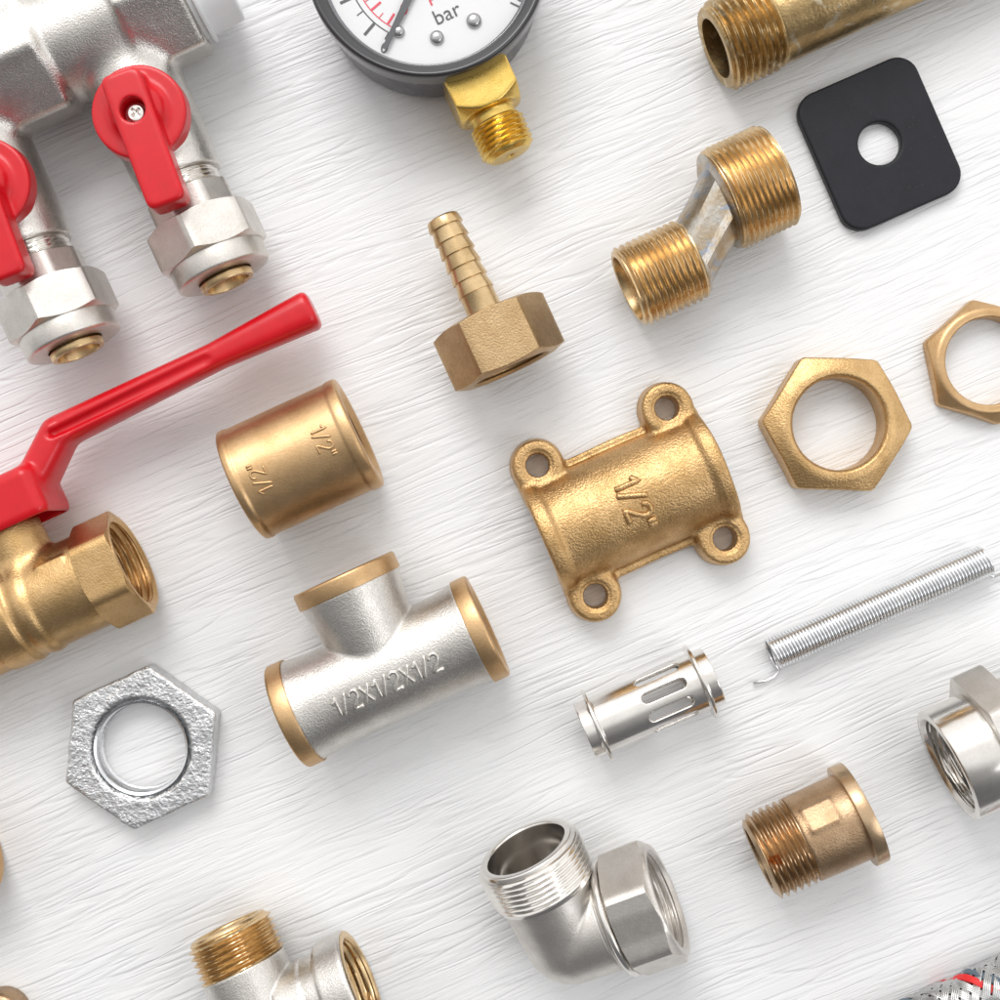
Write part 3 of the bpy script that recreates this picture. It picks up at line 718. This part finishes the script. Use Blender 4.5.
# ------------------------------------------------------------------ pressure gauge
def gauge():
    c = W(426, -44, 2.5); ang = math.radians(-65.3)       # local x points out along the connector
    t = thing('pressure_gauge', 'round pressure gauge with black rim, white bar dial and yellow brass connector', 'pressure gauge', (c.x, c.y, 0), ang)
    up = dict(axis=(0, 0, 1), up=(1, 0, 0), n=160)
    pr = [(0.15, 0.01), (0.15, 2.3), (0.22, 2.5), (0.45, 2.64), (2.2, 2.66), (2.2, 2.4)]
    lathe(cham(pr, .06, False), (0, 0, 0), **up).build('case', 'case', t, sharp=50)
    pr = [(1.95, 2.66), (1.95, 2.78), (2.02, 2.81), (2.44, 2.82), (2.54, 2.79), (2.57, 2.73), (2.50, 2.60), (2.40, 2.475), (2.1, 2.47)]
    lathe(cham(pr, .03, False), (0, 0, 0), **up).build('bezel', 'bezel', t, sharp=50)
    zd = 2.16
    dl = lathe([(zd, .001), (zd, 2.50)], (0, 0, 0), **up).build('dial', 'dial', t, sharp=0)
    lathe([(2.36, .001), (2.36, 2.49)], (0, 0, 0), **up).build('cover_glass', 'glass', t, sharp=0)
    k = (1 - zd / D) / PX
    # print on the dial, angles measured in the photo and turned into the gauge's own frame
    def loc(deg): return math.radians(deg) - ang
    def arc(r0, r1, a0, a1, mb, zz=zd + .006, n=60):
        V = []; 
        for i in range(n + 1):
            a = loc(a0 + (a1 - a0) * i / n); V += [(math.cos(a) * r0, math.sin(a) * r0, zz), (math.cos(a) * r1, math.sin(a) * r1, zz)]
        mb.add(V, [(2 * i, 2 * i + 1, 2 * i + 3, 2 * i + 2) for i in range(n)])
    def tick(deg, r0, r1, w, mb, zz=zd + .006):
        a = loc(deg); ca, sa = math.cos(a), math.sin(a)
        mb.add([(ca * r0 - sa * w, sa * r0 + ca * w, zz), (ca * r0 + sa * w, sa * r0 - ca * w, zz), (ca * r1 + sa * w, sa * r1 - ca * w, zz), (ca * r1 - sa * w, sa * r1 + ca * w, zz)], [(0, 1, 2, 3)])
    mb = MB(); arc(79.5 * k, 80.8 * k, 245, -25, mb, n=120)
    for i in range(23):
        a = 241.5 - 12 * i
        if a < -24: break
        if i % 2: tick(a, 81 * k, 96 * k, .035, mb, zd + .009)
        else: tick(a, 81 * k, 88 * k, .014, mb, zd + .009)
    def flat(cx, cy, rot):
        ca, sa = math.cos(rot), math.sin(rot)
        return lambda x, y, z_: [cx + x * ca - y * sa, cy + x * sa + y * ca, zd + .012 + z_ * 0]
    def at(px, py):
        d = W(px, py, zd) - c; return (d.x * math.cos(ang) + d.y * math.sin(ang), -d.x * math.sin(ang) + d.y * math.cos(ang))
    rt = math.radians(24.7) - ang
    x, y = at(447, 13); text_mesh('bar', 0.50, 0, 0, flat(x, y, rt), mb=mb)
    x, y = at(384.5, 48); text_mesh('0', 0.36, 0, 0, flat(x, y, rt - .7), mb=mb)
    x, y = at(518, 0); text_mesh('16', 0.40, 0, 0, flat(x, y, rt + .7), mb=mb)
    mb.build('grey_print', 'ink', dl, sharp=0)
    mb = MB(); arc(73.2 * k, 74.4 * k, 241, -21, mb, n=120)
    for i in range(34):
        a = 237.8 - 8.4 * i
        if a < -22: break
        tick(a, (61 if i % 2 == 0 else 67) * k, 73 * k, .028 if i % 2 == 0 else .012, mb, zd + .009)
    x, y = at(404, 9); text_mesh('0', 0.42, 0, 0, flat(x, y, rt - .5), mb=mb)
    x, y = at(437, -7); text_mesh('psi', 0.50, 0, 0, flat(x, y, rt), mb=mb)
    mb.build('red_print', 'red_ink', dl, sharp=0)
    # needle
    a = loc(244.5); ca, sa = math.cos(a), math.sin(a); V = []
    for r_, w in ((-.55, .10), (0, .11), (2.28, .055)):
        for s_ in (-1, 1):
            for zz in (zd + .09, zd + .115): V.append((ca * r_ - sa * w * s_, sa * r_ + ca * w * s_, zz))
    F = []
    for i in range(2):
        q = i * 4; F += [(q + 1, q + 3, q + 7, q + 5), (q, q + 2, q + 6, q + 4), (q, q + 1, q + 5, q + 4), (q + 2, q + 3, q + 7, q + 6)]
    F += [(0, 1, 3, 2), (8, 9, 11, 10)]
    mb = MB().add(V, F); lathe([(zd, .16), (zd + .16, .16), (zd + .18, .001)], (0, 0, 0), (0, 0, 1), up=(1, 0, 0), n=32, mb=mb)
    mb.build('needle', 'ink', t, sharp=30)
    for px, py, r_ in ((437, 38, .17), (474, 21, .18), (399, 32, .14)):
        x, y = at(px, py)
        lathe([(zd, r_), (zd + .05, r_ * .97), (zd + .10, r_ * .75), (zd + .12, r_ * .4), (zd + .125, .001)], (x, y, 0), (0, 0, 1), up=(1, 0, 0), n=32).build('rivet', 'pin', t, sharp=60)
    # connector
    zc = 1.25
    def f(P):
        d = s_box(P, (2.95, 0, zc), (0.66, 0.79, 0.79), .05)
        cone = (np.sqrt(P[1]**2 + (P[2] - zc)**2) - (1.5 - 1.2 * (P[0] - 3.0))) * .64
        d = smax(d, cone, .04)
        return smin(d, s_cyl(P, (3.3, 0, zc), (3.86, 0, zc), .56, k=.03), .08)
    mb = nets(f, (2.2, -.9, .3), (3.95, .9, 2.2), .03)
    mb.build('connector_block', 'brass_yellow', t, sharp=0)
    rows = [(3.80, .5), (3.82, .60)] + thread(3.84, 4.60, .68, .09, pitch=.13, n=72, run=.3) + cham([(4.62, .6), (4.68, .52), (4.70, .5), (4.70, .1), (4.5, .09), (4.4, .001)], .01, False)
    lathe(rows, (0, 0, zc), n=72).build('connector_thread', 'brass_yellow', t, sharp=25)
gauge()

# ------------------------------------------------------------------ ball valve
def ball_valve():
    z = 1.37; fr = Frame(20, 613, z)
    t = put(thing('ball_valve', 'brass ball valve with a long red lever handle, at the left edge', 'ball valve', (0, 0)), fr)
    def f(P):
        d = s_cyl(P, (-2.6, 0, z), (2.1, 0, z), 1.16, 1.16)
        d = smin(d, s_cyl(P, (-.6, 0, z), (.1, 0, z), 1.20, 1.24, k=.08), .12)
        d = smin(d, s_cyl(P, (.38, 0, z), (.62, 0, z), 1.20, 1.20, k=.12), .15)
        d = smin(d, s_cyl(P, (-1.5, 0, z), (-1.2, 0, z), 1.20, 1.20, k=.12), .15)
        d = smin(d, s_cyl(P, (.64, .3, z), (.64, 1.95, z), .74, .70), .22)
        d = smin(d, s_box(P, (1.45, 0.62, z + 0.86), (.35, .12, .1), .05), .1)
        return smax(d, -s_cyl(P, (1, 0, z), (4, 0, z), 1.0), .02)
    nets(f, (-2.7, -1.35, -.05), (2.2, 2.1, 2.8), .04).build('body', 'brass_cast', t, sharp=0)
    rows = [(1.96, 1.1)] + hexrows(1.98, 2.98, 1.20, 1.22, .4, sides=6, rot=2) + [(2.99, 1.22), (3.0, 1.14), (2.93, 1.05)] + thread(2.9, 1.6, 1.02, -.09)
    lathe(rows, (0, 0, z)).build('hex_end', 'brass_cast', t, sharp=25)
    lathe([(-2.6, 1.1)] + hexrows(-3.6, -2.58, 1.20, 1.22, .4)[::-1] + [(-3.6, 1.0)], (0, 0, z)).build('hex_end', 'brass_cast', t, sharp=25)
    def g(P):
        X, Y, Z = P
        hub = s_box(P, (0.64, 2.42, z), (1.30, .66, 0.98), .28)
        hub = smax(hub, -s_box(P, (0.64, 2.10, z), (1.18, .85, .86), .2), .04)
        hub = smax(hub, -(Y - 1.84), .05)
        def seg(a, b, ya, yb, za, zb):      # tapered bar with an oval section, lying in the plane of the lever
            ax, ay = a; bx, by = b; Ln = math.hypot(bx - ax, by - ay); ux, uy = (bx - ax) / Ln, (by - ay) / Ln
            s_ = (X - ax) * ux + (Y - ay) * uy; s2 = np.clip(s_ / Ln, 0, 1); q = -(X - ax) * uy + (Y - ay) * ux
            hy = ya + (yb - ya) * s2; hz = za + (zb - za) * s2
            e = ((np.abs(q) / hy)**2.8 + (np.abs(Z - z) / hz)**2.8)**(1 / 2.8)
            return smax((e - 1) * np.minimum(hy, hz), np.abs(s_ - Ln / 2) - Ln / 2, .2)
        d = smin(hub, seg((1.2, 2.3), (2.82, 3.62), .44, .42, .75, .58), .16)
        d = smin(d, seg((2.55, 3.52), (7.0, 3.62), .41, .33, .55, .44), .10)
        d = smin(d, seg((6.8, 3.62), (9.45, 3.67), .33, .49, .44, .50), .06)
        # the pressed channel: a shallow valley along the upper face of the shank
        def groove(a, b):
            ax, ay = a; bx, by = b; Ln = math.hypot(bx - ax, by - ay); ux, uy = (bx - ax) / Ln, (by - ay) / Ln
            s_ = (X - ax) * ux + (Y - ay) * uy; q = -(X - ax) * uy + (Y - ay) * ux
            sx_ = np.maximum(np.abs(s_ - Ln / 2) - Ln / 2, 0)
            return np.sqrt(sx_**2 + (q * 1.4)**2 + np.maximum(0, z + .46 - Z)**2 * 3) - .10
        d = smax(d, -groove((2.7, 3.48), (6.6, 3.56)), .16)
        return d
    nets(g, (-.8, 1.7, .2), (9.6, 4.3, 2.5), .045).build('lever_handle', 'red', t, sharp=0)
    rows = hexrows(0, .38, .36, .37, .3, n=48)
    lathe([(0, .01)] + rows + [(.38, .2), (.55, .2), (.56, .01)], (0.2, 3.06, z), (0, 1, 0), n=48).build('stem_nut', 'chrome', t, sharp=25)
ball_valve()

# ------------------------------------------------------------------ manifold
def manifold():
    z = 1.5; fr = Frame(144, 100, z); by = 1.92; zb = 1.65; SP = 3.93
    t = put(thing('manifold', 'silver two-way manifold with two red valve levers, top left corner', 'manifold', (0, 0)), fr)
    def f(P):
        X, Y, Z = P
        d = s_cyl(P, (-7, by, zb), (1.0, by, zb), 1.36, k=.1)
        d = smin(d, s_hex(P, (0.42, by, zb), (1.98, by, zb), 1.45, 42, k=.12, k2=.14), .14)
        d = smin(d, s_hex(P, (-3.6, by, zb), (-1.45, by, zb), 1.42, 42, k=.16, k2=.22), .16)
        for i in (0, 1):
            x = -SP * i
            d = smin(d, s_cyl(P, (x, by, z), (x, -1.72, z), 1.12, 1.06, k=.06), .28)
            d = smin(d, s_cyl(P, (x, -1.66, z), (x, -2.14, z), 1.04, 1.02, k=.05), .03)
            d = smin(d, s_cyl(P, (x, -.7, z), (x, -.7, 2.55), .85, .8, k=.06), .2)
        return d
    nets(f, (-6.6, -2.2, .1), (2.2, 3.6, 3.3), .045).build('body', 'nickel', t, sharp=0)
    lathe(cham([(1.95, 1.22), (2.10, 1.22), (2.10, 1.34), (2.2, 1.34), (2.2, 1.2), (2.95, 1.16), (3.0, 1.1), (3.0, .01)], .03, False), (0, by, zb)).build('end_cap', 'white_plastic', t, sharp=40)
    for i in (0, 1):
        x = -SP * i; dn = (0, -1, 0)
        lathe([(2.12, .8)] + thread(2.14, 2.60, .90, .07, pitch=.11, run=.3) + [(2.6, .7)], (x, 0, z), dn).build('neck_thread', 'chrome', t, sharp=25)
        lathe([(2.52, .8)] + hexrows(2.54, 3.16, .98, 1.02, .3, rot=4, sides=8) + [(3.16, .8)], (x, 0, z), dn).build('collar', 'nickel_smooth', t, sharp=25)
        lathe([(3.12, .9)] + hexrows(3.14, 4.14, 1.20, 1.19, .55, rot=22) + [(4.14, 1.0)], (x, 0, z), dn).build('compression_nut', 'nickel_smooth', t, sharp=25)
        lathe(cham([(4.05, 1.0), (4.05, 1.175), (4.58, 1.16), (4.63, 1.11), (4.63, .66), (4.4, .64)], .02, False), (x, 0, z), dn).build('nut_skirt', 'nickel_smooth', t, sharp=40)
        lathe(cham([(4.4, .60), (4.66, .60), (4.68, .66), (4.84, .64), (4.84, .52), (4.3, .48)], .02, False) , (x, 0, z), dn).build('insert', 'brass_bright', t, sharp=30)
        # handle
        hx, hy = x - .06, -.72
        def g(P):
            X, Y, Z = P
            d = s_cyl(P, (hx, hy, 2.35), (hx, hy, 2.86), 1.10, 1.08, k=.07)
            d = smin(d, s_cyl(P, (hx, hy, 2.7), (hx, hy, 3.12), .80, .52, k=.1), .12)
            # lever bar
            a = (x - .03, .08); b = (x - .27, -3.08); Ln = math.hypot(b[0] - a[0], b[1] - a[1]); an = math.atan2(b[1] - a[1], b[0] - a[0])
            cx, cy = (a[0] + b[0]) / 2, (a[1] + b[1]) / 2
            ca, sa = math.cos(an), math.sin(an)
            s_ = (X - cx) * ca + (Y - cy) * sa; q = -(X - cx) * sa + (Y - cy) * ca
            zt = 3.46 - 0.05 * (s_ / Ln) ** 2
            ex = smax(np.abs(q) - .455 + 0.02 * s_ / Ln, np.abs(s_) - Ln / 2, .22)
            bar = smax(ex, smax(Z - zt, -(Z - 2.72 + .15 * s_ / Ln), .08), .12)
            d = smin(d, bar, .07)
            return smax(d, -s_cyl(P, (hx - .03, -.84, 3.02), (hx - .03, -.84, 4), .29, k=.02), .04)
        hd = nets(g, (x - 1.3, -3.3, 2.3), (x + 1.2, .5, 3.6), .04).build('valve_handle', 'red', t, sharp=0)
        mb = lathe([(3.0, .22), (3.12, .22), (3.17, .17), (3.18, .10)], (hx - .03, -.84, 0), (0, 0, 1), up=(1, 0, 0), n=32)
        def star(P): 
            X, Y, Z = P; X = X - hx + .03; Y = Y + .84
            d = smax(np.sqrt(X**2 + Y**2) - .20, np.abs(Z - 3.1) - .09, .04)
            for q in (.4, .4 + PI / 2):
                u = X * math.cos(q) + Y * math.sin(q); v = -X * math.sin(q) + Y * math.cos(q)
                d = np.maximum(d, -np.maximum(np.maximum(np.abs(u) - .13, np.abs(v) - .028), 3.11 - Z))
            return d
        nets(star, (hx - .3, -1.1, 2.95), (hx + .25, -.6, 3.25), .015).build('screw', 'chrome', hd, sharp=0)
manifold()

# ------------------------------------------------------------------ braided hose
def hose():
    z = 0.68; fr = Frame(964, 1002, z)
    t = put(thing('braided_hose', 'steel braided flexible hose with red and blue strands, bottom right corner', 'hose', (0, 0)), fr)
    x0, x1 = -3.4, 4.5
    lathe([(x0, .01), (x0, .57), (x1, .57), (x1, .01)], (0, 0, z), n=40).build('rubber_core', 'core', t, sharp=40)
    NS = 10; pitch = 2.9; steel = MB(); red = MB(); blue = MB()
    for d in (1, -1):
        for s_ in range(NS):
            ph = 2 * PI * s_ / NS
            tgt = red if (d == -1 and s_ in (3,)) else blue if (d == -1 and s_ in (4, 8)) else steel
            for wv in (-1.5, -.5, .5, 1.5):
                pts = []
                for i in range(241):
                    x = x0 + (x1 - x0) * i / 240; a = d * 2 * PI * x / pitch + ph
                    # over two, under two
                    cross = NS * (2 * PI * x / pitch) / PI + s_ * d
                    r = .60 + .028 * math.sin(cross * PI / 2 + (0 if d == 1 else PI) )
                    a2 = a + wv * .118
                    pts.append((x - d * wv * .0, math.sin(a2) * r, z + math.cos(a2) * r))
                tube(pts, .035, 6, mb=tgt)
    steel.build('steel_braid', 'braid', t, sharp=0); red.build('red_strand', 'red_strand', t, sharp=0); blue.build('blue_strand', 'blue', t, sharp=0)
hose()
